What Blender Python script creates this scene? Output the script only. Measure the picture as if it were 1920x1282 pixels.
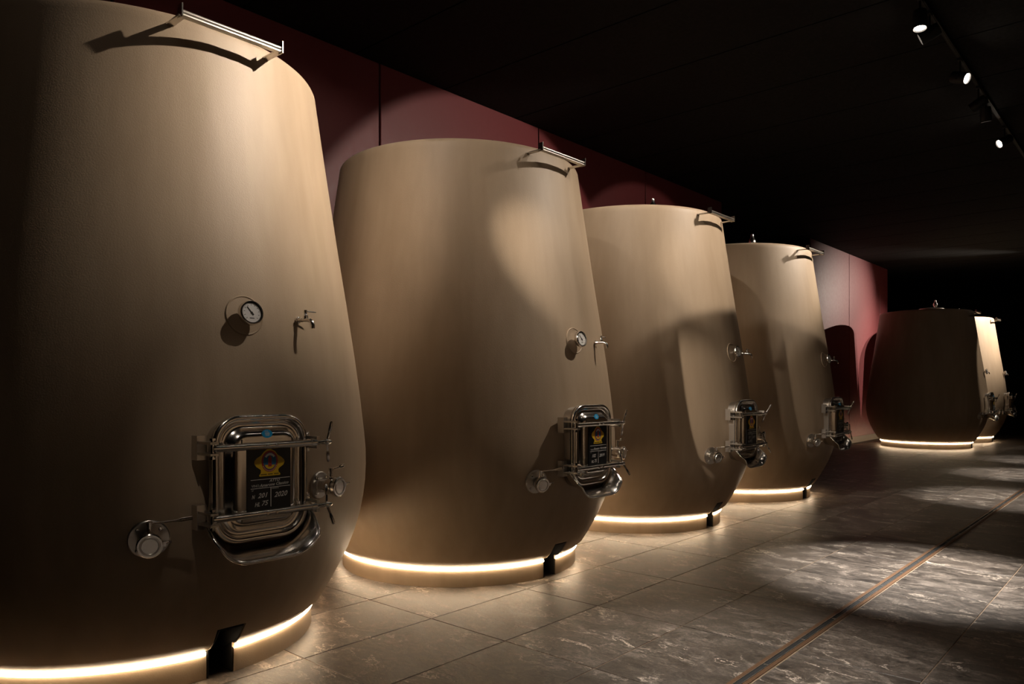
import bpy, math, random
from mathutils import Matrix, Vector
random.seed(7)
R = math.radians
scene = bpy.context.scene
for o in list(bpy.data.objects):
    bpy.data.objects.remove(o)
C = scene.collection

# ------------------------------------------------------------------ camera, world, exposure
CAM_H = 1.404
HEAD = R(41.612)                      # camera heading, turned left of the row direction (+Y)
FPX, HORIZON = 1402.19, 724.54
cd = bpy.data.cameras.new('camera')
cd.sensor_width = 36.0
cd.lens = FPX / 1920 * 36
cd.shift_y = (HORIZON - 641) / 1920
cd.clip_end = 200
cam = bpy.data.objects.new('camera', cd)
cam.location = (0, 0, CAM_H)
cam.rotation_euler = (R(90), 0, HEAD)
C.objects.link(cam)
scene.camera = cam

world = bpy.data.worlds.new('dark_cellar')
scene.world = world
world.use_nodes = True
world.node_tree.nodes['Background'].inputs[0].default_value = (0.0, 0.0, 0.0, 1)
world.node_tree.nodes['Background'].inputs[1].default_value = 0.0

vs = scene.view_settings
vs.view_transform = 'Standard'
vs.look = 'None'
vs.gamma = 1
vs.use_curve_mapping = False
vs.exposure = 0.0

WARM = (1.0, 0.87, 0.73)
NEUTRAL = (1.0, 0.95, 0.88)
TRACK_Z = 4.46
# spotlights of the two ceiling tracks: (x, y, aim point, watts, beam degrees, blend, label)
SPOTS = [
    # track in front of the tanks, partly in view: heads turned to the tanks
    (-1.60, 3.48, (-3.90, 2.30, 2.75), 780, 53, 1.0, 'black spotlight on the front track, turned to the nearest tank'),
    (-1.60, 0.60, (-3.12, 1.74, 0.84), 75, 16, 1.0, 'black spotlight near the camera, aimed at the nearest hatch'),
    (-1.60, 5.00, (-3.775, 4.45, 3.335), 55, 54, 0.45, 'black spotlight on the front track facing the second tank'),
    (-1.60, 6.10, (-3.35, 4.60, 2.00), 330, 54, 1.0, 'black spotlight on the front track, turned back to the second tank'),
    (-1.60, 7.25, (-3.842, 6.882, 3.42), 360, 60, 0.12, 'black spotlight seen from the side, facing the third tank'),
    (-1.60, 9.40, (-3.79, 9.65, 3.28), 125, 59, 0.12, 'black spotlight seen from the side, facing the fourth tank'),
    (-1.60, 11.04, (-3.70, 9.20, 3.00), 620, 40, 0.7, 'lowest lit black spotlight in view, glaring towards the camera'),
    (-1.60, 19.40, (-3.40, 20.3, 1.05), 170, 34, 0.2, 'black spotlight far along the track, facing the dark tank'),
    (-1.60, 22.30, (-4.20, 21.8, 2.50), 1500, 62, 1.0, 'black spotlight at the far end of the track over the farthest tank'),
    (-1.60, 22.80, (-6.00, 19.6, 3.20), 1900, 46, 1.0, 'black spotlight at the far end of the track, aimed at the burgundy wall'),
    # the same track: heads that draw pools on the floor
    (-1.60, 1.10, (-1.30, 1.10, 0.0), 900, 33, 1.0, 'added unseen spotlight at the near end of the track, pointing down'),  # added out of view: lit floor for the hatch steel to reflect
    (-1.60, 3.90, (-1.60, 3.60, 0.0), 900, 33, 1.0, 'black spotlight above the near end of the floor drain, pointing down'),
    (-1.60, 6.93, (-1.45, 6.22, 0.0), 3700, 33, 1.0, 'topmost lit black spotlight in view, its lens turned to the floor'),
    (-1.60, 9.82, (-1.55, 11.1, 0.0), 2000, 33, 1.0, 'black spotlight pointing down with only a thin lit lens edge'),
    (-1.60, 13.4, (-1.75, 14.3, 0.0), 1600, 33, 1.0, 'black spotlight beyond the picture edge, pointing down at the far aisle'),
    (-1.60, 16.6, (-1.85, 17.3, 0.0), 1000, 33, 1.0, 'black spotlight pointing down at the farthest floor pool'),
    # the same track: heads turned to the other side of the aisle
    (-1.60, 2.60, (4.2, 3.60, 1.50), 700, 44, 1.0, 'added fill spotlight near the camera, turned away from the tanks'),  # added fill, bounced off the right wall onto tanks and steel
    (-1.60, 8.48, (4.2, 6.60, 1.60), 560, 50, 1.0, 'second lit black spotlight from the top, its lens turned to the right'),
    # track over the tank fronts, turned along the row
    (-3.20, 2.10, (-4.15, 4.00, 2.75), 75, 60, 0.9, 'black spotlight above the nearest tank, turned along the row'),
    (-3.20, 0.10, (-2.98, 6.75, 1.00), 1500, 14, 0.7, 'narrow black spotlight at the near end of the inner track'),
    (-3.20, 4.70, (-4.05, 6.60, 2.65), 120, 58, 0.9, 'black spotlight above the second tank, turned along the row'),
    (-3.20, 2.65, (-3.15, 9.35, 1.10), 380, 16, 0.7, 'narrow black spotlight between the first two tanks, turned along the row'),
]
TRACKS = [(-1.60, -1.0, 27.0, 'long black lighting track in view under the dark ceiling'),
          (-3.20, -1.0, 4.85, 'black lighting track above the fronts of the first two tanks')]

# ------------------------------------------------------------------ helpers
TANK_X, TANK_Y0, PITCH = -4.418, 1.777, 2.5525
PROFILE = [(0.145, 0.968), (0.189, 1.0120), (0.28, 1.0700), (0.377, 1.1215), (0.47, 1.1670), (0.566, 1.2045),
           (0.66, 1.2320), (0.755, 1.2500), (0.85, 1.2620), (0.943, 1.2660), (1.04, 1.2640), (1.132, 1.2560),
           (1.35, 1.2310), (1.57, 1.2010), (1.88, 1.1540), (2.2, 1.1020), (2.52, 1.0540), (2.83, 1.0080), (3.08, 0.9720)]
TOP_Z = 3.145


def prof(z):
    for (a, ra), (b, rb) in zip(PROFILE, PROFILE[1:]):
        if a <= z <= b:
            return ra + (rb - ra) * (z - a) / (b - a)
    return PROFILE[0][1] if z < PROFILE[0][0] else PROFILE[-1][1]


class MB:
    """collects vertices and faces of one mesh"""

    def __init__(s):
        s.v, s.f = [], []

    def add(s, vs_, fs):
        b = len(s.v)
        s.v += [tuple(p) for p in vs_]
        s.f += [tuple(i + b for i in q) for q in fs]
        return s

    def box(s, c, d, m=None):
        x, y, z = (k / 2 for k in d)
        vs_ = [Vector((sx * x, sy * y, sz * z)) for sx in (-1, 1) for sy in (-1, 1) for sz in (-1, 1)]
        if m is not None:
            vs_ = [m @ p for p in vs_]
        vs_ = [p + Vector(c) for p in vs_]
        return s.add(vs_, [(0, 1, 3, 2), (4, 6, 7, 5), (0, 4, 5, 1), (2, 3, 7, 6), (0, 2, 6, 4), (1, 5, 7, 3)])

    def cbox(s, c, d, ch):
        """box with a chamfered top edge"""
        x, y, z = (k / 2 for k in d)
        vs_ = []
        for (hx, hy, hz) in ((x, y, -z), (x, y, z - ch), (x - ch, y - ch, z)):
            vs_ += [(c[0] - hx, c[1] - hy, c[2] + hz), (c[0] + hx, c[1] - hy, c[2] + hz),
                    (c[0] + hx, c[1] + hy, c[2] + hz), (c[0] - hx, c[1] + hy, c[2] + hz)]
        fs = [(3, 2, 1, 0), (8, 9, 10, 11)]
        for a in (0, 4):
            for i in range(4):
                j = (i + 1) % 4
                fs.append((a + i, a + j, a + 4 + j, a + 4 + i))
        return s.add(vs_, fs)

    def lathe(s, pts, o=(0, 0, 0), axis=(0, 0, 1), n=24, cap0=True, cap1=True):
        """pts: (distance along the axis, radius)"""
        o, a = Vector(o), Vector(axis).normalized()
        t = Vector((0, 0, 1)) if abs(a.z) < 0.9 else Vector((1, 0, 0))
        e1 = a.cross(t).normalized()
        e2 = a.cross(e1)
        vs_, fs = [], []
        for h, r in pts:
            for i in range(n):
                w = 2 * math.pi * i / n
                vs_.append(o + a * h + (e1 * math.cos(w) + e2 * math.sin(w)) * r)
        for k in range(len(pts) - 1):
            for i in range(n):
                j = (i + 1) % n
                fs.append((k * n + i, k * n + j, (k + 1) * n + j, (k + 1) * n + i))
        if cap0:
            fs.append(tuple(range(n))[::-1])
        if cap1:
            fs.append(tuple(range((len(pts) - 1) * n, len(pts) * n)))
        return s.add(vs_, fs)

    def cyl(s, p, q, r, n=16, r2=None):
        p, q = Vector(p), Vector(q)
        return s.lathe([(0, r), ((q - p).length, r if r2 is None else r2)], p, q - p, n)

    def tube(s, path, r, n=12):
        path = [Vector(p) for p in path]
        rr_ = r if isinstance(r, (list, tuple)) else [r] * len(path)
        vs_, fs = [], []
        e = None
        for i, p in enumerate(path):
            d = (path[min(i + 1, len(path) - 1)] - path[max(i - 1, 0)]).normalized()
            if e is None:
                t = Vector((0, 0, 1)) if abs(d.z) < 0.9 else Vector((1, 0, 0))
                e = d.cross(t).normalized()
            e = (e - d * e.dot(d)).normalized()
            g = d.cross(e)
            for k in range(n):
                w = 2 * math.pi * k / n
                vs_.append(p + (e * math.cos(w) + g * math.sin(w)) * rr_[i])
        for i in range(len(path) - 1):
            for k in range(n):
                j = (k + 1) % n
                fs.append((i * n + k, i * n + j, (i + 1) * n + j, (i + 1) * n + k))
        fs.append(tuple(range(n))[::-1])
        fs.append(tuple(range((len(path) - 1) * n, len(path) * n)))
        return s.add(vs_, fs)

    def loft(s, rings, closed=True, cap0=False, cap1=False):
        n = len(rings[0])
        vs_ = [p for r in rings for p in r]
        fs = []
        for k in range(len(rings) - 1):
            for i in range(n if closed else n - 1):
                j = (i + 1) % n
                fs.append((k * n + i, k * n + j, (k + 1) * n + j, (k + 1) * n + i))
        if cap0:
            fs.append(tuple(range(n))[::-1])
        if cap1:
            fs.append(tuple(range((len(rings) - 1) * n, len(rings) * n)))
        return s.add(vs_, fs)

    def prism(s, pts, n0, n1):
        """outline in (u, v), extruded along the local x axis"""
        k = len(pts)
        vs_ = [(n0, u, v) for u, v in pts] + [(n1, u, v) for u, v in pts]
        fs = [tuple(range(k))[::-1], tuple(range(k, 2 * k))]
        for i in range(k):
            j = (i + 1) % k
            fs.append((i, j, k + j, k + i))
        return s.add(vs_, fs)

    def mesh(s, name, mat, smooth=40):
        me = bpy.data.meshes.new(name)
        me.from_pydata(s.v, [], s.f)
        me.materials.append(mat)
        if smooth:
            me.shade_smooth()
            me.set_sharp_from_angle(angle=R(smooth))
        me.update()
        return me

    def build(s, name, mat, parent=None, smooth=40):
        return link(name, s.mesh(name, mat, smooth), parent)


def link(name, data, parent=None):
    o = bpy.data.objects.new(name, data)
    C.objects.link(o)
    if parent is not None:
        o.parent = parent
    return o


def tag(o, label, cat, group=None):
    o['label'] = label
    o['category'] = cat
    if group:
        o['group'] = group
    return o


def struct(o):
    o['kind'] = 'structure'
    return o


def copy_tree(o, parent=None):
    c = o.copy()
    C.objects.link(c)
    if parent is not None:
        c.parent = parent
    for ch in list(o.children):
        copy_tree(ch, c)
    return c


# ------------------------------------------------------------------ materials
def nodes_of(name):
    m = bpy.data.materials.new(name)
    m.use_nodes = True
    nt = m.node_tree
    return m, nt, nt.nodes['Principled BSDF']


def plain(name, col, rough=0.5, metal=0.0, bump=0.0, scale=40, spec=0.5):
    m, nt, b = nodes_of(name)
    b.inputs['Base Color'].default_value = (*col, 1)
    b.inputs['Roughness'].default_value = rough
    b.inputs['Metallic'].default_value = metal
    b.inputs['Specular IOR Level'].default_value = spec
    tc = nt.nodes.new('ShaderNodeTexCoord')
    no = nt.nodes.new('ShaderNodeTexNoise')
    no.inputs['Scale'].default_value = scale
    no.inputs['Detail'].default_value = 6
    nt.links.new(tc.outputs['Object'], no.inputs['Vector'])
    mr = nt.nodes.new('ShaderNodeMapRange')
    mr.inputs['To Min'].default_value = max(0.02, rough * 0.8)
    mr.inputs['To Max'].default_value = min(1, rough * 1.25)
    nt.links.new(no.outputs['Fac'], mr.inputs['Value'])
    nt.links.new(mr.outputs['Result'], b.inputs['Roughness'])
    if bump:
        bp = nt.nodes.new('ShaderNodeBump')
        bp.inputs['Strength'].default_value = bump
        bp.inputs['Distance'].default_value = 0.004
        nt.links.new(no.outputs['Fac'], bp.inputs['Height'])
        nt.links.new(bp.outputs['Normal'], b.inputs['Normal'])
    return m


def glow(name, col, strength):
    m, nt, b = nodes_of(name)
    b.inputs['Base Color'].default_value = (*col, 1)
    b.inputs['Emission Color'].default_value = (*col, 1)
    b.inputs['Emission Strength'].default_value = strength
    return m


def tank_material():
    m, nt, b = nodes_of('earthenware_paint')
    L = nt.links.new
    tc = nt.nodes.new('ShaderNodeTexCoord')
    # broad clouds, stretched vertically like brushed plaster
    mp = nt.nodes.new('ShaderNodeMapping')
    mp.inputs['Scale'].default_value = (3.0, 3.0, 0.7)
    L(tc.outputs['Object'], mp.inputs['Vector'])
    n1 = nt.nodes.new('ShaderNodeTexNoise')
    n1.inputs['Scale'].default_value = 1.6
    n1.inputs['Detail'].default_value = 5
    n1.inputs['Roughness'].default_value = 0.55
    L(mp.outputs[0], n1.inputs['Vector'])
    mp2 = nt.nodes.new('ShaderNodeMapping')
    mp2.inputs['Scale'].default_value = (14, 14, 0.6)
    L(tc.outputs['Object'], mp2.inputs['Vector'])
    n2 = nt.nodes.new('ShaderNodeTexNoise')
    n2.inputs['Scale'].default_value = 1.0
    n2.inputs['Detail'].default_value = 4
    L(mp2.outputs[0], n2.inputs['Vector'])
    mx = nt.nodes.new('ShaderNodeMath')
    mx.operation = 'MULTIPLY_ADD'
    mx.inputs[1].default_value = 0.45
    L(n2.outputs['Fac'], mx.inputs[0])
    L(n1.outputs['Fac'], mx.inputs[2])
    cr = nt.nodes.new('ShaderNodeValToRGB')
    cr.color_ramp.elements[0].position = 0.45
    cr.color_ramp.elements[0].color = (0.350, 0.258, 0.172, 1)
    cr.color_ramp.elements[1].position = 1.0
    cr.color_ramp.elements[1].color = (0.425, 0.322, 0.223, 1)
    L(mx.outputs[0], cr.inputs['Fac'])
    L(cr.outputs['Color'], b.inputs['Base Color'])
    n3 = nt.nodes.new('ShaderNodeTexNoise')
    n3.inputs['Scale'].default_value = 160
    n3.inputs['Detail'].default_value = 5
    L(tc.outputs['Object'], n3.inputs['Vector'])
    bp = nt.nodes.new('ShaderNodeBump')
    bp.inputs['Strength'].default_value = 0.25
    bp.inputs['Distance'].default_value = 0.003
    L(n3.outputs['Fac'], bp.inputs['Height'])
    L(bp.outputs['Normal'], b.inputs['Normal'])
    mr = nt.nodes.new('ShaderNodeMapRange')
    mr.inputs['To Min'].default_value = 0.44
    mr.inputs['To Max'].default_value = 0.60
    L(n1.outputs['Fac'], mr.inputs['Value'])
    L(mr.outputs['Result'], b.inputs['Roughness'])
    b.inputs['Specular IOR Level'].default_value = 0.4
    return m


def stone_material():
    m, nt, b = nodes_of('veined_slate')
    L = nt.links.new
    geo = nt.nodes.new('ShaderNodeNewGeometry')
    oi = nt.nodes.new('ShaderNodeObjectInfo')
    off = nt.nodes.new('ShaderNodeVectorMath')
    off.operation = 'MULTIPLY_ADD'
    cmb = nt.nodes.new('ShaderNodeCombineXYZ')
    for k, f in enumerate((37.0, 61.0, 13.0)):
        mu = nt.nodes.new('ShaderNodeMath')
        mu.operation = 'MULTIPLY'
        mu.inputs[1].default_value = f
        L(oi.outputs['Random'], mu.inputs[0])
        L(mu.outputs[0], cmb.inputs[k])
    off.inputs[1].default_value = (1, 1, 1)
    L(geo.outputs['Position'], off.inputs[0])
    L(cmb.outputs[0], off.inputs[2])
    mp = nt.nodes.new('ShaderNodeMapping')
    mp.inputs['Rotation'].default_value = (0, 0, R(35))
    mp.inputs['Scale'].default_value = (1.0, 1.7, 1)
    L(off.outputs[0], mp.inputs['Vector'])
    # warp
    nw = nt.nodes.new('ShaderNodeTexNoise')
    nw.inputs['Scale'].default_value = 2.2
    nw.inputs['Detail'].default_value = 6
    nw.inputs['Roughness'].default_value = 0.6
    L(mp.outputs[0], nw.inputs['Vector'])
    wv = nt.nodes.new('ShaderNodeVectorMath')
    wv.operation = 'MULTIPLY_ADD'
    wv.inputs[1].default_value = (0.9, 0.9, 0.9)
    L(nw.outputs['Color'], wv.inputs[0])
    L(mp.outputs[0], wv.inputs[2])
    # clouds
    n1 = nt.nodes.new('ShaderNodeTexNoise')
    n1.inputs['Scale'].default_value = 4.2
    n1.inputs['Detail'].default_value = 12
    n1.inputs['Roughness'].default_value = 0.78
    L(wv.outputs[0], n1.inputs['Vector'])
    cr = nt.nodes.new('ShaderNodeValToRGB')
    e = cr.color_ramp.elements
    e[0].position, e[0].color = 0.37, (0.019, 0.015, 0.012, 1)
    e[1].position, e[1].color = 0.66, (0.215, 0.178, 0.146, 1)
    x = e.new(0.51)
    x.color = (0.075, 0.059, 0.047, 1)
    L(n1.outputs['Fac'], cr.inputs['Fac'])
    # veins: thin ridges of a second noise
    n2 = nt.nodes.new('ShaderNodeTexNoise')
    n2.inputs['Scale'].default_value = 1.5
    n2.inputs['Detail'].default_value = 9
    n2.inputs['Roughness'].default_value = 0.6
    L(wv.outputs[0], n2.inputs['Vector'])
    sb = nt.nodes.new('ShaderNodeMath')
    sb.operation = 'SUBTRACT'
    sb.inputs[1].default_value = 0.5
    L(n2.outputs['Fac'], sb.inputs[0])
    ab = nt.nodes.new('ShaderNodeMath')
    ab.operation = 'ABSOLUTE'
    L(sb.outputs[0], ab.inputs[0])
    vr = nt.nodes.new('ShaderNodeMapRange')
    vr.inputs['From Min'].default_value = 0.0
    vr.inputs['From Max'].default_value = 0.013
    vr.inputs['To Min'].default_value = 1.0
    vr.inputs['To Max'].default_value = 0.0
    L(ab.outputs[0], vr.inputs['Value'])
    # veins fade in and out
    n4 = nt.nodes.new('ShaderNodeTexNoise')
    n4.inputs['Scale'].default_value = 3.1
    n4.inputs['Detail'].default_value = 3
    L(mp.outputs[0], n4.inputs['Vector'])
    vf = nt.nodes.new('ShaderNodeMapRange')
    vf.inputs['From Min'].default_value = 0.46
    vf.inputs['From Max'].default_value = 0.64
    L(n4.outputs['Fac'], vf.inputs['Value'])
    vm = nt.nodes.new('ShaderNodeMath')
    vm.operation = 'MULTIPLY'
    L(vr.outputs[0], vm.inputs[0])
    L(vf.outputs[0], vm.inputs[1])
    mix = nt.nodes.new('ShaderNodeMix')
    mix.data_type = 'RGBA'
    L(vm.outputs[0], mix.inputs['Factor'])
    L(cr.outputs['Color'], mix.inputs['A'])
    mix.inputs['B'].default_value = (0.58, 0.49, 0.40, 1)
    # fine grain of the cleft surface
    n5 = nt.nodes.new('ShaderNodeTexNoise')
    n5.inputs['Scale'].default_value = 26
    n5.inputs['Detail'].default_value = 8
    n5.inputs['Roughness'].default_value = 0.7
    L(wv.outputs[0], n5.inputs['Vector'])
    gr = nt.nodes.new('ShaderNodeMapRange')
    gr.inputs['From Min'].default_value = 0.3
    gr.inputs['From Max'].default_value = 0.7
    gr.inputs['To Min'].default_value = 0.25
    gr.inputs['To Max'].default_value = 1.7
    L(n5.outputs['Fac'], gr.inputs['Value'])
    gs = nt.nodes.new('ShaderNodeVectorMath')
    gs.operation = 'SCALE'
    L(mix.outputs['Result'], gs.inputs[0])
    L(gr.outputs[0], gs.inputs['Scale'])
    # every tile a little lighter or darker
    tv = nt.nodes.new('ShaderNodeMapRange')
    tv.inputs['To Min'].default_value = 0.8
    tv.inputs['To Max'].default_value = 1.25
    L(oi.outputs['Random'], tv.inputs['Value'])
    sc = nt.nodes.new('ShaderNodeVectorMath')
    sc.operation = 'SCALE'
    L(gs.outputs[0], sc.inputs[0])
    L(tv.outputs[0], sc.inputs['Scale'])
    L(sc.outputs[0], b.inputs['Base Color'])
    rr_ = nt.nodes.new('ShaderNodeMapRange')
    rr_.inputs['From Min'].default_value = 0.3
    rr_.inputs['From Max'].default_value = 0.7
    rr_.inputs['To Min'].default_value = 0.34
    rr_.inputs['To Max'].default_value = 0.52
    L(n1.outputs['Fac'], rr_.inputs['Value'])
    L(rr_.outputs[0], b.inputs['Roughness'])
    b.inputs['Specular IOR Level'].default_value = 0.45
    bp = nt.nodes.new('ShaderNodeBump')
    bp.inputs['Strength'].default_value = 0.5
    bp.inputs['Distance'].default_value = 0.006
    L(n1.outputs['Fac'], bp.inputs['Height'])
    L(bp.outputs['Normal'], b.inputs['Normal'])
    return m


M = {
    'tank': tank_material(),
    'stone': stone_material(),
    'grout': plain('grout', (0.24, 0.165, 0.105), 0.8, 0, 0.3, 120),
    'steel': plain('polished_steel', (0.78, 0.74, 0.69), 0.16, 1.0, 0, 30),
    'steel_dull': plain('brushed_steel', (0.62, 0.58, 0.53), 0.30, 1.0, 0, 60),
    'rust': plain('rusty_edge', (0.16, 0.085, 0.045), 0.5, 0.6, 0.3, 60),
    'gasket': plain('black_rubber', (0.012, 0.011, 0.010), 0.6),
    'black': plain('black_plate', (0.006, 0.006, 0.007), 0.32),
    'fixture': plain('black_powder_coat', (0.006, 0.006, 0.006), 0.55, 0, 0, 40, 0.3),
    'ceiling': plain('black_ceiling_paint', (0.006, 0.0055, 0.005), 0.85, 0, 0.1, 30, 0.2),
    'void': plain('black_wall_paint', (0.005, 0.0045, 0.0045), 0.9, 0, 0, 40, 0.2),
    'ochre': plain('ochre_reflector', (0.34, 0.26, 0.18), 0.8, 0, 0.2, 20),  # light finish added on the unseen right wall as a reflector
    'wine': plain('burgundy_panel', (0.165, 0.030, 0.034), 0.5, 0, 0.05, 18),
    'skirting': plain('grey_stone_skirting', (0.20, 0.17, 0.145), 0.6, 0, 0.1, 30),
    'white': plain('white_print', (0.72, 0.70, 0.66), 0.6),
    'yellow': plain('yellow_print', (0.78, 0.50, 0.02), 0.5),
    'red': plain('red_print', (0.40, 0.035, 0.03), 0.5),
    'blue': plain('blue_print', (0.02, 0.14, 0.30), 0.5),
    'cyan': plain('blue_sticker', (0.01, 0.33, 0.68), 0.4),
    'dial': plain('white_dial', (0.80, 0.78, 0.76), 0.5),
    'chalk': plain('chalk_hand', (0.62, 0.60, 0.57), 0.8),
    'led': glow('warm_led', (1.0, 0.76, 0.50), 34.0),
    'lens': glow('spot_lens', (1.0, 0.86, 0.72), 30.0),
    'lens_off': plain('dark_lens', (0.05, 0.05, 0.05), 0.1),
}

# ------------------------------------------------------------------ the hall
WALL_X, CEIL_Z = -6.03, 4.68
Y0, Y1, XR = -3.6, 31.0, 4.2


def cosh_proj(x, y, z):
    r = x * math.cos(HEAD) + y * math.sin(HEAD)
    d = -x * math.sin(HEAD) + y * math.cos(HEAD)
    if d < 0.2:
        return None
    return 960 + FPX * r / d, HORIZON - FPX * (z - CAM_H) / d, d


# floor: a bed of grout carrying stone tiles 0.60 x 0.885
fl = struct(MB().box(((WALL_X - 2.2 + XR) / 2, (Y0 + Y1) / 2, -0.0525), (XR - WALL_X + 2.2, Y1 - Y0, 0.10)).build('floor', M['grout'], None, 0))
TW, TL, GAP = 0.600, 0.885, 0.0036
tile_mesh = MB().cbox((0, 0, -0.006), (TW - GAP, TL - GAP, 0.012), 0.0025).mesh('tile', M['stone'], 0)
spots_xy = []
xs = [-2.17 - TW / 2 + TW * k for k in range(-10, 2)]           # columns left of the drain
xs = [x for x in xs if WALL_X - 2.1 < x < -1.62]
xs2 = [-0.905 - TW / 2 + TW * k for k in range(0, 9)]           # columns right of it
for x in xs + xs2:
    k = -8
    while True:
        y = 3.06 + TL * (k + 0.5)
        k += 1
        if y > Y1 - 0.4:
            break
        if y < Y0 + 0.4:
            continue
        spots_xy.append((x, y))
seen, rest = [], []
for x, y in spots_xy:
    p = cosh_proj(x, y, 0)
    under = min(math.hypot(x - TANK_X, y - (TANK_Y0 + k * PITCH)) for k in (0, 1, 2, 3, 7, 8)) < 0.5
    if p and -150 < p[0] < 2070 and p[1] < 1450 and not under and x > WALL_X - 0.2:
        seen.append((p[2], x, y))
    else:
        rest.append((x, y))
seen.sort()
rest += [(x, y) for d, x, y in seen[300:]]
for d, x, y in seen[:300]:
    t = link('tile', tile_mesh, fl)
    t.location = (x, y, random.uniform(-0.0006, 0.0006))
mb = MB()
for x, y in rest:
    mb.cbox((x, y, -0.006), (TW - GAP, TL - GAP, 0.012), 0.0025)
ts = mb.build('tile_field', M['stone'], fl, 0)
ts['kind'] = 'stuff'

# ceiling of wide black boards that run across the hall
ce = struct(MB().box(((WALL_X - 2.2 + XR) / 2, (Y0 + Y1) / 2, CEIL_Z + 0.09), (XR - WALL_X + 2.2, Y1 - Y0, 0.10)).build('ceiling', M['void'], None, 0))
CB = 1.19
pm = MB().box((0, 0, 0), (XR - WALL_X + 2.2, CB - 0.018, 0.04)).mesh('panel', M['ceiling'], 0)
k = -9
while 6.86 + CB * (k + 1) < Y1:
    if 6.86 + CB * k > Y0:
        t = link('panel', pm, ce)
        t.location = ((WALL_X - 2.2 + XR) / 2, 6.86 + CB * (k + 0.5), CEIL_Z + 0.02)
    k += 1


def panel_wall(name, joints, base_name):
    a, b = joints[0], joints[-1]
    w = struct(MB().box((WALL_X - 0.11, (a + b) / 2, CEIL_Z / 2), (0.16, b - a, CEIL_Z - 0.004)).build(name, M['void'], None, 0))
    for p, q in zip(joints, joints[1:]):
        mb_ = MB()
        g = 0.011
        vs_ = []
        for (x_, i) in ((WALL_X - 0.028, 0.0), (WALL_X - 0.005, 0.0), (WALL_X, 0.005)):
            vs_.append([(x_, p + g + i, 0.0 + i), (x_, q - g - i, 0.0 + i), (x_, q - g - i, CEIL_Z - 0.006 - i), (x_, p + g + i, CEIL_Z - 0.006 - i)])
        mb_.loft(vs_, True, True, True)
        mb_.build('panel', M['wine'], w, 0)
    s_ = struct(MB().box((WALL_X + 0.008, (a + b) / 2, 0.075), (0.014, b - a, 0.15)).build(base_name, M['skirting'], None, 0))
    return w


wj = [4.775 - 2.55 * 3, 4.775 - 2.55 * 2, 4.775 - 2.55, 4.775, 7.30, 9.845, 12.40]
panel_wall('wall_left', wj, 'baseboard_left')
panel_wall('wall_left_rear', [16.72, 19.31, 21.88, 22.6], 'baseboard_left_rear')
# black walls that close the hall: a recess between the two panelled walls, the far end, behind the camera; the right wall is ochre
struct(MB().box((WALL_X - 2.15, (Y0 + Y1) / 2, CEIL_Z / 2), (0.1, Y1 - Y0, CEIL_Z)).build('wall_recess', M['void'], None, 0))
struct(MB().box(((WALL_X - 2.2 + XR) / 2, Y1 + 0.05, CEIL_Z / 2), (XR - WALL_X + 2.2, 0.1, CEIL_Z)).build('wall_far', M['void'], None, 0))
struct(MB().box(((WALL_X - 2.2 + XR) / 2, Y0 - 0.05, CEIL_Z / 2), (XR - WALL_X + 2.2, 0.1, CEIL_Z)).build('wall_near', M['void'], None, 0))
struct(MB().box((XR + 0.05, (Y0 + Y1) / 2, CEIL_Z / 2), (0.1, Y1 - Y0, CEIL_Z)).build('wall_right', M['ochre'], None, 0))  # unseen; its light ochre is added for the steel to reflect

# slot drain let into the floor
dr = link('slot_drain', None)
dr.location = (-1.55, 0, 0)
tag(dr, 'long slot drain with rusty edges running along the stone floor', 'drain')
DY0, DY1 = Y0 + 0.05, Y1 - 0.05
for sx in (-1, 1):
    MB().box((sx * 0.0285, (DY0 + DY1) / 2, -0.004), (0.022, DY1 - DY0, 0.012)).build('edge_rail', M['rust'], dr, 0)
    MB().box((sx * 0.0150, (DY0 + DY1) / 2, -0.0035), (0.003, DY1 - DY0, 0.014)).build('steel_lip', M['steel_dull'], dr, 0)
MB().box((0, (DY0 + DY1) / 2, -0.0022), (0.027, DY1 - DY0, 0.002)).build('channel', M['gasket'], dr, 0)  # flat black strip paints the shade of the deep gap
bm_ = MB().box((0, 0, -0.004), (0.028, 0.012, 0.008)).mesh('bridge', M['steel_dull'], 0)
y = 0.18
while y < 16:
    t = link('bridge', bm_, dr)
    t.location = (0, y, 0)
    y += 0.50

# ------------------------------------------------------------------ wine tank
def rr(hw, hh, rad, n=7):
    pts = []
    for cu, cv, a0 in ((hw - rad, hh - rad, 0), (-hw + rad, hh - rad, 90), (-hw + rad, -hh + rad, 180), (hw - rad, -hh + rad, 270)):
        for i in range(n + 1):
            w = R(a0 + 90 * i / n)
            pts.append((cu + rad * math.cos(w), cv + rad * math.sin(w)))
    return pts


def ring3(pts, n):
    return [(n, u, v) for u, v in pts]


def text_to(mb_, s, u, v, size, n=0.0, shear=0.0, sx=1.0, thick=0.0, slope=0.0):
    cu = bpy.data.curves.new('t', 'FONT')
    cu.body = s
    cu.size = size
    cu.shear = shear
    cu.offset = thick
    cu.resolution_u = 2
    ob = bpy.data.objects.new('t', cu)
    me = bpy.data.meshes.new_from_object(ob)
    vs_ = [(n, u + p.co.x * sx, v + p.co.y + slope * p.co.x * sx) for p in me.vertices]
    fs = [tuple(p.vertices) for p in me.polygons]
    mb_.add(vs_, fs)
    bpy.data.objects.remove(ob)
    bpy.data.curves.remove(cu)
    bpy.data.meshes.remove(me)


NOTCH = R(3.9)                        # half width of the pipe slot at the front of the base


def angles():
    a = [-NOTCH, NOTCH]
    n = 132
    for i in range(1, n):
        a.append(NOTCH + (2 * math.pi - 2 * NOTCH) * i / n)
    return a


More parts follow.
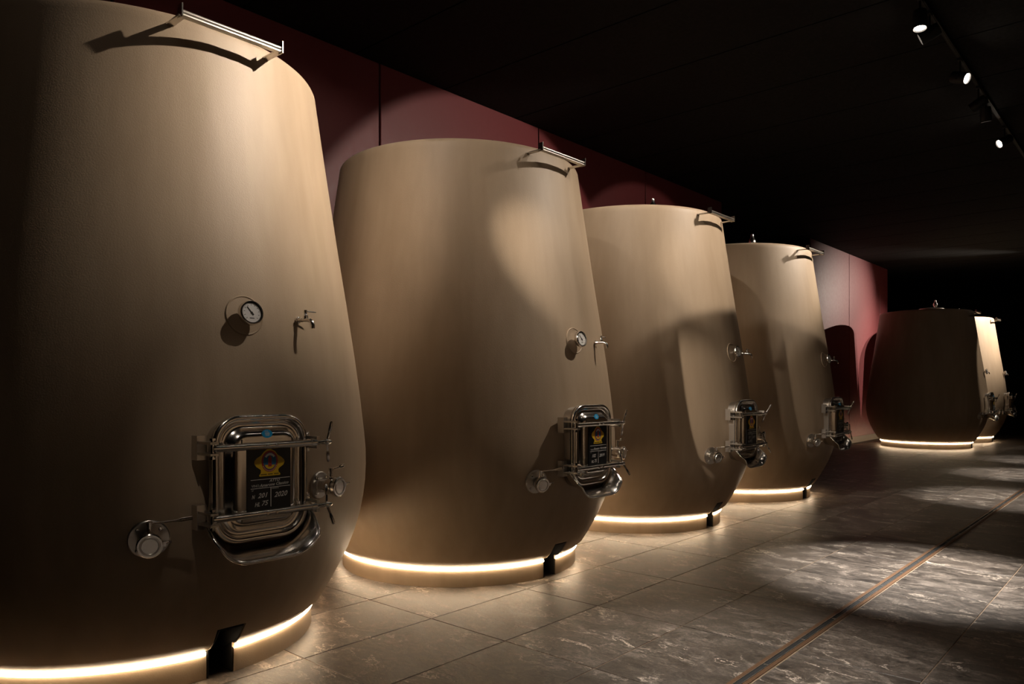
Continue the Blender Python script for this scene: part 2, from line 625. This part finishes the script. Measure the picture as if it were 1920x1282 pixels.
def make_body(root):
    ang = angles()
    n = len(ang)
    rows = [(0.145, 0.90), (0.145, 0.960), (0.150, 0.968)]
    rows += [(z, r) for z, r in PROFILE[1:]]
    k_notch = 4                                       # rows below z = 0.28 are open in the slot
    rows[4] = (0.262, prof(0.262))
    # rounded shoulder, flat top
    for i in range(1, 7):
        w = R(15 * i)
        rows.append((TOP_Z - 0.05 + 0.05 * math.sin(w), 0.970 - 0.05 + 0.05 * math.cos(w)))
    rows += [(TOP_Z + 0.006, 0.7), (TOP_Z + 0.02, 0.36)]
    mb_ = MB()
    vs_ = [(r * math.cos(a), r * math.sin(a), z) for z, r in rows for a in ang]
    fs = []
    for k_ in range(len(rows) - 1):
        for i in range(n):
            j = (i + 1) % n
            if i == 0 and k_ < k_notch:
                continue
            fs.append((k_ * n + i, k_ * n + j, (k_ + 1) * n + j, (k_ + 1) * n + i))
    fs.append(tuple(range((len(rows) - 1) * n, len(rows) * n)))
    mb_.add(vs_, fs)
    # the two cheeks and the roof of the slot
    for a in (-NOTCH, NOTCH):
        out = [(prof(z), z) for z in (0.15, 0.189, 0.225, 0.262)]
        q = [(r * math.cos(a), r * math.sin(a), z) for r, z in out] + [(0.72, 0.72 * math.sin(a), 0.262), (0.72, 0.72 * math.sin(a), 0.145)]
        mb_.add(q, [tuple(range(len(q)))])
    r_ = prof(0.262)
    mb_.add([(r_ * math.cos(NOTCH), -r_ * math.sin(NOTCH), 0.262), (r_ * math.cos(NOTCH), r_ * math.sin(NOTCH), 0.262),
             (0.72, 0.72 * math.sin(NOTCH), 0.262), (0.72, -0.72 * math.sin(NOTCH), 0.262)], [(0, 1, 2, 3)])
    return mb_.build('body', M['tank'], root, 45)


def ring_section(sec, root, name, mat, a0, a1, n=120, smooth=40):
    """a closed (r, z) section swept from angle a0 to a1, ends capped"""
    rings = []
    for i in range(n + 1):
        a = a0 + (a1 - a0) * i / n
        rings.append([(r * math.cos(a), r * math.sin(a), z) for r, z in sec])
    return MB().loft(rings, True, True, True).build(name, mat, root, smooth)


def place(o, ang, z, off=0.0, tilt=True):
    r = prof(z)
    dz = 0.06
    tau = math.atan((prof(z - dz) - prof(z + dz)) / (2 * dz)) if tilt else 0.0
    a = R(ang)
    o.location = ((r + off) * math.cos(a), (r + off) * math.sin(a), z)
    o.rotation_euler = (0, -tau, a)
    return o


EMBLEM = [(600, 90), (700, 128), (760, 190), (830, 220), (890, 262), (905, 305), (880, 355), (800, 410), (770, 440), (776, 485),
          (812, 512), (810, 540), (378, 585), (368, 570), (405, 520), (405, 470), (380, 455), (310, 420), (270, 370), (275, 322),
          (320, 272), (400, 227), (470, 150), (540, 100)]


def emb(x, y):
    return (x - 530) * 0.000236, 0.138 - (y + 0.105 * (x - 590) - 60) * 0.000258


def make_hatch(root, texts):
    HZ = 0.995
    # neck welded to the tank
    mb_ = MB()
    secs = [(0.214, 0.264, 0.105, -0.05), (0.214, 0.264, 0.105, 0.030), (0.228, 0.278, 0.118, 0.030), (0.228, 0.278, 0.118, 0.044), (0.19, 0.24, 0.09, 0.044)]
    mb_.loft([ring3(rr(a, b, c), n) for a, b, c, n in secs], True, False, True)
    h = mb_.build('manway_hatch', M['steel_dull'], root, 35)
    place(h, 0, HZ, 0.0, False)
    # pressed door
    HW, HH, RD = 0.233, 0.284, 0.122
    mb_ = MB()
    secs = [(0.004, 0.047), (0.0, 0.053), (0.0, 0.066), (0.004, 0.073), (0.011, 0.077), (0.020, 0.076), (0.027, 0.071), (0.032, 0.063),
            (0.038, 0.058), (0.052, 0.058), (0.060, 0.063), (0.070, 0.077), (0.079, 0.090), (0.088, 0.097), (0.098, 0.100), (0.112, 0.101)]
    mb_.loft([ring3(rr(HW - i, HH - i, max(RD - i * 0.75, 0.03)), n) for i, n in secs], True, True, True)
    mb_.build('door', M['steel'], h, 60)
    # gasket
    MB().loft([ring3(rr(0.2305, 0.2805, 0.12), 0.0442), ring3(rr(0.2305, 0.2805, 0.12), 0.0505)], True, True, True).build('gasket', M['gasket'], h)
    for v, lo in ((0.146, 0), (-0.153, 1)):
        # clamp bar with threaded end
        mb_ = MB()
        mb_.tube([(0.122, -0.262, v), (0.124, -0.1, v), (0.124, 0.235, v)], 0.0155, 16)
        mb_.cyl((0.124, 0.235, v), (0.124, 0.300, v), 0.009, 14)
        for i in range(8):
            mb_.lathe([(0, 0.009), (0.0025, 0.0112), (0.005, 0.009)], (0.124, 0.240 + i * 0.0056, v), (0, 1, 0), 14)
        mb_.cyl((0.124, 0.215, v), (0.124, 0.24, v), 0.0185, 16)
        cb = mb_.build('clamp_bar', M['steel'], h)
        # mount of the bar on the door: low channel plate with bolts
        mb_ = MB()
        mb_.box((0.104, 0.0, v + (0.022 if not lo else -0.022)), (0.012, 0.24, 0.018))
        for u in (-0.015, 0.03):
            mb_.cyl((0.104, u, v + (0.012 if not lo else -0.012)), (0.142, u, v), 0.006, 10)
        mb_.build('bar_mount', M['steel'], h)
        # hinge fork on the left
        mb_ = MB()
        mb_.box((0.004, -0.262, v), (0.05, 0.044, 0.105))
        for dv in (-0.024, 0.024):
            mb_.box((0.082, -0.262, v + dv), (0.12, 0.036, 0.010))
            mb_.lathe([(-0.005, 0.018), (0.005, 0.018)], (0.124, -0.262, v + dv), (0, 0, 1), 16)
        mb_.build('hinge_fork', M['steel_dull'], h)
        mb_ = MB().cyl((0.124, -0.262, v - 0.042), (0.124, -0.262, v + 0.042), 0.0075, 12)
        for dv in (-0.044, 0.036):
            mb_.lathe([(0, 0.013), (0.009, 0.013)], (0.124, -0.262, v + dv), (0, 0, 1), 6)
        mb_.build('hinge_bolt', M['steel'], h, 30)
        # slotted lug on the right
        mb_ = MB()
        mb_.box((0.004, 0.252, v), (0.05, 0.036, 0.10))
        for dv in (-0.021, 0.021):
            mb_.box((0.075, 0.250, v + dv), (0.115, 0.016, 0.014))
        mb_.build('lug', M['steel_dull'], h)
        for dv in (-0.034, 0.034):
            MB().lathe([(0, 0.010), (0.010, 0.010), (0.014, 0.006)], (0.030, 0.254, v + dv), (1, 0, 0), 12).build('lug_bolt', M['steel'], h)
        # wing handle
        mb_ = MB()
        mb_.lathe([(0, 0.013), (0.012, 0.016), (0.024, 0.013), (0.036, 0.008), (0.042, 0.004)], (0, 0, 0), (0, 1, 0), 16)
        for sg in (-1, 1):
            p0 = Vector((0, 0.012, sg * 0.010))
            p1 = Vector((0, 0.020, sg * 0.045))
            p2 = Vector((0, 0.028, sg * 0.098))
            mb_.tube([p0, p1], [0.0065, 0.006], 10)
            mb_.tube([p1, p1.lerp(p2, 0.25), p1.lerp(p2, 0.85), p2], [0.006, 0.0085, 0.0085, 0.005], 10)
        w = mb_.build('wing_handle', M['steel'], h)
        w.location = (0.124, 0.292, v)
        w.rotation_euler = (0, R(8 if not lo else -20), 0)
    # drip tray under the door
    rows = []
    for n, hw, hh, dv in ((-0.03, 0.232, 0.292, 0.0), (0.045, 0.238, 0.300, -0.004), (0.10, 0.246, 0.318, -0.010), (0.150, 0.252, 0.334, -0.014), (0.158, 0.258, 0.341, -0.014)):
        pts = [p for p in rr(hw, hh, 0.15, 12)]
        low = pts[26:52]                               # lower left and lower right corners
        low = [(u, v + dv) for u, v in low]
        low = [(low[0][0], -0.175)] + low + [(low[-1][0], -0.175)]
        k_ = len(low)
        rows.append([(n * (0.35 + 0.65 * min(1.0, max(0.0, (-v - 0.175) / 0.10))), u, v) for u, v in low])
    tr = MB().loft(rows, False).build('drip_tray', M['steel'], h, 60)
    sm = tr.modifiers.new('thickness', 'SOLIDIFY')
    sm.thickness = 0.005
    sm.offset = 0
    rim = MB().tube(rows[-1], 0.006, 8).build('tray_rim', M['steel'], h, 60)
    # blue sticker on the shoulder of the door
    mb_ = MB().prism([(0.026 * math.cos(R(12 * i)), 0.019 * math.sin(R(12 * i))) for i in range(30)], 0.0, 0.0008)
    st = mb_.build('sticker', M['cyan'], h)
    st.location = (0.0985, 0.005, 0.1975)
    st.rotation_euler = (0, R(-14), 0)
    mb_ = MB()
    text_to(mb_, 'AVA', -0.012, 0.008, 0.009, 0.0012)
    for i in range(4):
        mb_.box((0.0011, 0.0, 0.004 - i * 0.0042), (0.0006, 0.024 - 0.003 * abs(i - 1), 0.0018))
    sp = mb_.build('sticker_print', M['white'], h, 0)
    sp.location, sp.rotation_euler = st.location, st.rotation_euler
    # black label plate with emblem and chalked data
    PN = 0.1035
    MB().box((PN - 0.001, 0.012, 0.005), (0.004, 0.216, 0.292)).build('label_plate', M['black'], h, 0)
    n0 = PN + 0.0012
    emb_pts = [emb(x, y) for x, y in EMBLEM]
    MB().prism(emb_pts, n0, n0 + 0.0008).build('emblem_shield', M['yellow'], h, 0)
    cu, cv = emb(588, 308)

    def disc(ru, rv, n, name, mat, inner=0.0, du=0.0, dv=0.0, a0=0, a1=360):
        mb2 = MB()
        k2 = 36
        if inner:
            o_ = [(n, cu + du + ru * math.cos(R(a0 + (a1 - a0) * i / k2)), cv + dv + rv * math.sin(R(a0 + (a1 - a0) * i / k2))) for i in range(k2 + 1)]
            i_ = [(n, cu + du + inner * ru * math.cos(R(a0 + (a1 - a0) * i / k2)), cv + dv + inner * rv * math.sin(R(a0 + (a1 - a0) * i / k2))) for i in range(k2 + 1)]
            mb2.loft([o_, i_], False)
        else:
            mb2.prism([(cu + du + ru * math.cos(R(a0 + (a1 - a0) * i / k2)), cv + dv + rv * math.sin(R(a0 + (a1 - a0) * i / k2))) for i in range(k2)], n, n + 0.0004)
        return mb2.build(name, mat, h, 0)
    disc(0.0405, 0.0480, n0 + 0.0010, 'emblem_ring', M['red'])
    disc(0.0320, 0.0385, n0 + 0.0016, 'emblem_field', M['blue'])
    disc(0.0300, 0.0340, n0 + 0.0026, 'emblem_arch', M['white'], 0.72, 0, 0.002, 35, 145)
    disc(0.0270, 0.0300, n0 + 0.0024, 'emblem_ground', M['yellow'], 0, 0, -0.005, 200, 340)
    mb_ = MB().box((n0 + 0.0026, cu, cv - 0.004), (0.001, 0.017, 0.040))
    mb_.box((n0 + 0.0026, cu, cv + 0.019), (0.001, 0.010, 0.010))
    mb_.build('emblem_tower', M['red'], h, 0)
    mb_ = MB()
    for i in range(13):
        a = R(-150 + 10 * i)
        mb_.box((n0 + 0.0016, cu + 0.0365 * math.cos(a), cv + 0.0435 * math.sin(a)), (0.0006, 0.003, 0.004))
    mb_.build('emblem_ring_print', M['white'], h, 0)
    mb_ = MB()
    for i in range(15):
        if i in (5, 10):
            continue
        mb_.box((n0 + 0.0012, cu - 0.042 + i * 0.006, cv - 0.058), (0.0006, 0.004, 0.005))
    mb_.build('emblem_base_print', M['gasket'], h, 0)
    # ruled lines
    L0, L1 = -0.078, 0.116
    mb_ = MB()
    ya, yb, yc = -0.0050, -0.0435, -0.130
    mb_.box((n0, (L0 + L1) / 2, ya), (0.0006, L1 - L0, 0.0024))
    mb_.box((n0, (L0 + L1) / 2, yb), (0.0006, L1 - L0, 0.0024))
    mb_.box((n0, 0.020, (yb + yc) / 2), (0.0006, 0.0028, yb - yc))
    text_to(mb_, 'VINO', L0 + 0.003, -0.037, 0.0155, n0 + 0.0003)
    text_to(mb_, 'N°', L0 + 0.004, -0.055, 0.009, n0 + 0.0003)
    text_to(mb_, 'ANNATA', 0.024, -0.052, 0.0085, n0 + 0.0003)
    mb_.build('plate_print', M['white'], h, 0)
    add_hand(h, texts, n0)
    return h


def add_hand(h, texts, n0=0.1047):
    for t_, u, v, size, sx in texts:
        mb_ = MB()
        text_to(mb_, t_, u, v, size, n0 + 0.0006, 0.32, sx, 0.0004, 0.03)
        mb_.build('handwriting', M['chalk'], h, 0)


def make_valve(root, ang, z, fr, neck, lever, name='sample_valve', lever_side=1, cap=0.046):
    """flanged ball valve: neck and body, with flange, bolts, cap, clamp, stem and lever as pieces"""
    v = MB().lathe([(-0.03, 0.030), (0.012, 0.030), (0.02, 0.034), (neck * 0.4, 0.034), (neck * 0.5, 0.040), (neck * 0.8, 0.040), (neck * 0.86, 0.034), (neck, 0.034)],
                   (0, 0, 0), (1, 0, 0), 24).build(name, M['steel'], root)
    place(v, ang, z)
    MB().lathe([(-0.03, fr), (0.008, fr), (0.012, fr - 0.004), (0.012, 0.036), (0.018, 0.034)], (0, 0, 0), (1, 0, 0), 32).build('flange', M['steel_dull'], v)
    bm2 = MB().lathe([(0, 0.009), (0.007, 0.009), (0.008, 0.006), (0.013, 0.005)], (0, 0, 0), (1, 0, 0), 6).mesh('flange_bolt', M['steel'], 20)
    for i in range(4):
        a = R(45 + 90 * i)
        b = link('flange_bolt', bm2, v)
        b.location = (0.012, fr * 0.76 * math.cos(a), fr * 0.76 * math.sin(a))
    MB().lathe([(neck - 0.010, 0.038), (neck - 0.006, cap), (neck + 0.010, cap), (neck + 0.014, cap - 0.004)], (0, 0, 0), (1, 0, 0), 28).build('clamp_ring', M['steel'], v)
    MB().lathe([(neck + 0.013, cap * 0.78), (neck + 0.017, cap * 0.74), (neck + 0.017, cap * 0.66), (neck + 0.012, cap * 0.58), (neck + 0.010, 0.002)],
               (0, 0, 0), (1, 0, 0), 28).build('end_cap', M['steel_dull'], v)
    mb_ = MB().cyl((neck, cap - 0.004, 0.004), (neck, cap + 0.030, 0.010), 0.005, 10)
    mb_.box((neck, cap + 0.002, 0.003), (0.020, 0.014, 0.020))
    mb_.tube([(neck - 0.016, cap + 0.026, 0.004), (neck, cap + 0.022, 0.010), (neck + 0.016, cap + 0.026, 0.012)], [0.004, 0.006, 0.004], 8)
    mb_.build('wing_nut', M['steel'], v)
    hs = 0.034
    MB().lathe([(hs - 0.006, 0.015), (hs + 0.010, 0.015), (hs + 0.012, 0.010), (hs + 0.040, 0.010), (hs + 0.041, 0.0125), (hs + 0.056, 0.0125), (hs + 0.058, 0.009)],
               (neck * 0.62, 0, 0), (0, 0, 1), 18).build('stem', M['steel'], v)
    zz = hs + 0.049
    x0 = neck * 0.62
    p = [Vector((x0, 0.006, zz)), Vector((x0, lever * 0.62, zz + 0.004)), Vector((x0, lever, zz + 0.010))]
    mb_ = MB().tube(p[:2], 0.0042, 8)
    for dz in (-0.0045, 0.0045):
        mb_.tube([p[1], p[1].lerp(p[2], 0.3) + Vector((0, 0, dz)), p[2] + Vector((0, 0, dz))], [0.004, 0.0042, 0.004], 8)
    mb_.build('lever', M['steel'], v)
    return v


def make_thermometer(root):
    th = MB().lathe([(-0.02, 0.012), (0.028, 0.012), (0.034, 0.040), (0.038, 0.054), (0.042, 0.057), (0.066, 0.057), (0.070, 0.054), (0.070, 0.050), (0.062, 0.0495), (0.062, 0.002)],
                    (0, 0, 0), (1, 0, 0), 36).build('thermometer', M['steel'], root)
    place(th, 0, 1.735)
    MB().lathe([(0.0622, 0.0455), (0.0632, 0.0455)], (0, 0, 0), (1, 0, 0), 36).build('dial', M['dial'], th, 30)
    MB().lathe([(0.0621, 0.0494), (0.0626, 0.0494)], (0, 0, 0), (1, 0, 0), 36).build('dial_ring', M['gasket'], th, 30)
    mb_ = MB()
    for i in range(11):
        a = R(225 - 27 * i)
        m_ = Matrix.Rotation(a, 3, 'X')
        mb_.box((0.0635, 0.036 * math.cos(a), 0.036 * math.sin(a)), (0.0005, 0.006, 0.0022), m_)
    for i in range(41):
        a = R(225 - 6.75 * i)
        m_ = Matrix.Rotation(a, 3, 'X')
        mb_.box((0.0635, 0.042 * math.cos(a), 0.042 * math.sin(a)), (0.0005, 0.003, 0.0008), m_)
    mb_.box((0.0635, 0.0, -0.026), (0.0005, 0.022, 0.0035))
    mb_.build('dial_print', M['gasket'], th, 0)
    a = R(128)
    m_ = Matrix.Rotation(a, 3, 'X')
    mb_ = MB().box((0.0650, 0.014 * math.cos(a), 0.014 * math.sin(a)), (0.001, 0.040, 0.0030), m_)
    mb_.box((0.0650, -0.008 * math.cos(a), -0.008 * math.sin(a)), (0.001, 0.012, 0.006), m_)
    mb_.lathe([(0.0640, 0.004), (0.0665, 0.004)], (0, 0, 0), (1, 0, 0), 14)
    mb_.build('needle', M['gasket'], th, 0)
    # round plate set into the plaster behind it
    bs = MB().lathe([(-0.03, 0.094), (0.002, 0.094), (0.004, 0.091), (0.003, 0.088), (0.001, 0.086), (0.0015, 0.012)], (0, 0, 0), (1, 0, 0), 48).build('round_boss', M['tank'], root)
    place(bs, 0, 1.735, -0.0015)
    return th


def make_tap(root):
    tp = MB().tube([(-0.02, 0, 0), (0.03, 0, 0), (0.062, 0, 0), (0.080, 0, -0.003), (0.093, 0, -0.012), (0.099, 0, -0.028), (0.100, 0, -0.045)],
                   [0.0095, 0.0095, 0.011, 0.011, 0.0105, 0.010, 0.009], 14).build('tasting_tap', M['steel'], root)
    place(tp, 15, 1.735, 0, False)
    MB().lathe([(-0.006, 0.017), (0.008, 0.017), (0.010, 0.012), (0.03, 0.0105)], (0, 0, 0), (1, 0, 0), 18).build('collar', M['steel'], tp)
    mb_ = MB().lathe([(0, 0.013), (0.014, 0.013), (0.018, 0.009), (0.030, 0.008), (0.032, 0.010), (0.042, 0.010), (0.044, 0.007)], (0.052, 0, 0.006), (0, 0, 1), 16)
    mb_.build('stem', M['steel'], tp)
    MB().tube([(0.052, 0.004, 0.043), (0.060, 0.050, 0.042), (0.064, 0.062, 0.042)], [0.004, 0.0042, 0.003], 8).build('lever', M['steel'], tp)
    return tp


def make_rail(root):
    """straight ladder rail on two arms across the front of the rim"""
    X = 1.066
    Z = 3.088
    rl = MB()
    # angle profile: a flat and an upstand
    rl.box((X, 0, Z - 0.012), (0.034, 0.50, 0.006))
    rl.tube([(X + 0.004, -0.25, Z + 0.003), (X + 0.004, 0.25, Z + 0.003)], 0.0125, 20)
    r_ = rl.build('ladder_rail', M['steel_dull'], root)
    for sg in (-1, 1):
        u = sg * 0.252
        MB().box((X + 0.002, u, Z + 0.008), (0.042, 0.006, 0.058)).build('end_plate', M['steel'], r_, 0)
        x0 = math.sqrt(0.98 ** 2 - 0.24 ** 2) - 0.03
        MB().box(((X + x0) / 2, sg * 0.243, Z - 0.012), (X - x0, 0.034, 0.007)).build('arm', M['steel_dull'], r_, 0)
    return r_


def make_top(root):
    ld = MB().lathe([(TOP_Z - 0.01, 0.26), (TOP_Z + 0.06, 0.26), (TOP_Z + 0.07, 0.27), (TOP_Z + 0.085, 0.27), (TOP_Z + 0.10, 0.24), (TOP_Z + 0.115, 0.12), (TOP_Z + 0.118, 0.002)],
                    (0, 0, 0), (0, 0, 1), 40, False, False).build('top_manhole', M['steel_dull'], root)
    ld.location = (0.10, 0.10, 0)
    MB().lathe([(TOP_Z + 0.10, 0.030), (TOP_Z + 0.16, 0.030), (TOP_Z + 0.165, 0.045), (TOP_Z + 0.20, 0.050), (TOP_Z + 0.235, 0.038), (TOP_Z + 0.26, 0.020), (TOP_Z + 0.30, 0.018), (TOP_Z + 0.31, 0.006)],
               (0.06, 0.12, 0), (0, 0, 1), 20).build('breather_valve', M['steel'], ld)
    MB().tube([(0.05, 0.14, TOP_Z + 0.15), (0.02, 0.26, TOP_Z + 0.14), (0.0, 0.34, TOP_Z + 0.11)], 0.012, 10).build('lid_arm', M['steel'], ld)
    for du in (0.28, 0.34):
        MB().lathe([(TOP_Z + 0.0, 0.012), (TOP_Z + 0.09, 0.012), (TOP_Z + 0.095, 0.022), (TOP_Z + 0.115, 0.022), (TOP_Z + 0.12, 0.012)], (0.0, du, 0), (0, 0, 1), 14).build('lid_knob', M['steel'], ld)
    return ld


HAND1 = [('ATTO', 0.012, -0.0195, 0.0165, 1.15), ('Amarone Classico', -0.036, -0.0385, 0.0185, 1.05), ('N', -0.074, -0.088, 0.024, 0.7), ('201', -0.045, -0.087, 0.030, 1.05),
         ('HL', -0.060, -0.124, 0.026, 0.8), ('75', -0.028, -0.122, 0.030, 1.05), ('2020', 0.036, -0.090, 0.032, 1.0)]
HAND2 = [('Rosso Verona', -0.036, -0.0360, 0.0230, 1.15), ('102', -0.060, -0.086, 0.030, 1.0), ('HL', -0.064, -0.124, 0.026, 0.8), ('75', -0.032, -0.122, 0.030, 1.0), ('2019', 0.030, -0.088, 0.031, 1.0)]
HAND3 = [('Rosso Verona', -0.036, -0.0360, 0.0230, 1.15), ('121', -0.058, -0.086, 0.030, 1.0), ('HL', -0.062, -0.124, 0.026, 0.8), ('75', -0.030, -0.122, 0.030, 1.0), ('2019', 0.030, -0.088, 0.031, 1.0)]

root = link('wine_tank', None)
root.empty_display_size = 0.3
make_body(root)
# plinth ring with the pipe slot left open, LED line on its ledge
ring_section([(0.945, 0.0), (0.945, 0.112), (0.938, 0.118), (0.86, 0.118), (0.80, 0.145), (0.70, 0.145), (0.70, 0.0)], root, 'base', M['tank'], R(4.25), R(360 - 4.25), 132, 35)
sec = [(0.949 + 0.0105 * math.cos(R(45 * i)), 0.1285 + 0.0105 * math.sin(R(45 * i))) for i in range(8)]
ring_section(sec, root, 'led_strip', M['led'], R(4.7), R(360 - 4.7), 132, 60)
mb = MB().box((0.705, 0, 0.13), (0.01, 0.13, 0.26))  # black sheets inside the pipe slot stand in for its shade
for sg in (-1, 1):
    q0, q1 = [(0.945, 0.002), (0.945, 0.146), (0.975, 0.152), (1.012, 0.189), (1.038, 0.225), (1.062, 0.259), (0.70, 0.259), (0.70, 0.002)], []
    for dy in (0.0625, 0.0590):
        q1.append([(x_ - 0.006 if x_ > 0.8 else x_, sg * dy * (1.0 if x_ > 0.8 else 0.8), z_) for x_, z_ in q0])
    mb.loft(q1, True, True, True)
mb.loft([[(1.052, -0.06, z_), (1.052, 0.06, z_), (0.70, 0.05, z_), (0.70, -0.05, z_)] for z_ in (0.252, 0.258)], True, True, True)
mb.build('slot_shade', M['gasket'], root, 0)
make_hatch(root, HAND1)
make_valve(root, -20.3, 0.762, 0.082, 0.086, 0.165, 'racking_valve', 1, 0.052)
make_valve(root, 17.6, 0.912, 0.068, 0.115, 0.105, 'outlet_valve', 1, 0.050)
make_thermometer(root)
make_tap(root)
make_rail(root)
make_top(root)

TANKS = [(0, HAND1, 'brown wine tank nearest the camera at the left edge with chalked 201'),
         (1, HAND2, 'second wine tank from the left with chalked 2019 label'),
         (2, HAND3, 'third wine tank from the left, fully lit from the front'),
         (3, HAND2, 'fourth wine tank from the left, last before the burgundy wall and gap'),
         (7, None, 'dark unlit wine tank standing alone beyond the gap in the row'),
         (8, None, 'brightly lit farthest wine tank, mostly hidden behind the dark tank')]
tanks = []
WINGS = [(8, -20), (14, -30), (28, -24), (24, -10), (22, 20), (15, -15)]
for i, (k, hand, lab) in enumerate(TANKS):
    t = root if i == 0 else copy_tree(root)
    t.location = (TANK_X, TANK_Y0 + k * PITCH, 0)
    tag(t, lab, 'wine tank', 'row of brown wine tanks')
    tanks.append(t)
    for h in t.children:
        if h.name.startswith('manway_hatch'):
            wi = 0
            fresh = i > 0 and hand is not None and hand is not HAND1
            for ch in list(h.children):
                if ch.name.startswith('wing_handle'):
                    ch.rotation_euler = (0, R(WINGS[i][wi % 2]), 0)
                    wi += 1
                if fresh and ch.name.startswith('handwriting'):
                    bpy.data.objects.remove(ch)
            if fresh:
                add_hand(h, hand)
# rating plate, on the first tank only
rp = MB().box((0.001, 0, 0), (0.003, 0.075, 0.046)).build('rating_plate', M['steel_dull'], tanks[0], 0)
place(rp, 13.6, 0.650, 0.001)
mb = MB()
for i in range(4):
    mb.box((0.003, 0, 0.014 - i * 0.009), (0.0006, 0.062 - 0.012 * (i % 2), 0.003))
pr = mb.build('rating_print', M['gasket'], rp, 0)

# ------------------------------------------------------------------ ceiling track and its spotlights
for tx, ty0, ty1, lab in TRACKS:
    tr_o = MB().box((0, (ty0 + ty1) / 2, 0), (0.036, ty1 - ty0, 0.034)).build('light_track', M['fixture'], None, 0)
    tr_o.location = (tx, 0, CEIL_Z - 0.019)
    tag(tr_o, lab, 'track', 'ceiling lighting tracks')
    MB().box((0, (ty0 + ty1) / 2, -0.0175), (0.012, ty1 - ty0, 0.003)).build('contact_slot', M['gasket'], tr_o, 0)


def spotlight(x, y, aim, watts, beam, blend, label, on=True, z=4.46, col=WARM):
    root_ = link('track_spotlight', None)
    root_.location = (x, y, z)
    root_.empty_display_size = 0.1
    d = (Vector(aim) - Vector((x, y, z))).normalized()
    q = d.to_track_quat('X', 'Z')
    top = CEIL_Z - 0.036 - z
    mb_ = MB().box((0, 0, top - 0.012), (0.032, 0.10, 0.024))
    mb_.cyl((0, 0, 0.02), (0, 0, top - 0.02), 0.010, 12)
    mb_.build('adapter', M['fixture'], root_)
    hs = MB().lathe([(-0.085, 0.030), (-0.080, 0.052), (-0.05, 0.056), (0.075, 0.056), (0.078, 0.054), (0.078, 0.050), (0.055, 0.046), (0.055, 0.002)], (0, 0, 0), (1, 0, 0), 28).build('housing', M['fixture'], root_)
    hs.rotation_mode = 'QUATERNION'
    hs.rotation_quaternion = q
    mb_ = MB()
    for sg in (-1, 1):
        mb_.box((0, sg * 0.058, 0.0), (0.016, 0.004, 0.05))
    mb_.build('yoke', M['fixture'], hs, 0)
    ln = MB().lathe([(0.056, 0.0455), (0.066, 0.0440), (0.068, 0.030), (0.069, 0.002)], (0, 0, 0), (1, 0, 0), 28).build('lens', M['lens'] if on else M['lens_off'], hs)
    if on:
        ld = bpy.data.lights.new('spot_beam', 'SPOT')
        ld.energy = watts
        ld.color = col
        ld.spot_size = R(beam)
        ld.spot_blend = blend
        ld.shadow_soft_size = 0.022
        lo = bpy.data.objects.new('spot_beam', ld)
        C.objects.link(lo)
        lo.parent = root_
        lo.rotation_mode = 'QUATERNION'
        lo.rotation_quaternion = d.to_track_quat('-Z', 'Y')
        lo.location = d * 0.083
    tag(root_, label, 'spotlight', 'spotlights on the ceiling track')
    return root_


for x, y, aim, w, bd, bl, lab in SPOTS:
    spotlight(x, y, aim, w, bd, bl, lab, True, TRACK_Z, NEUTRAL if aim[2] == 0.0 else WARM)
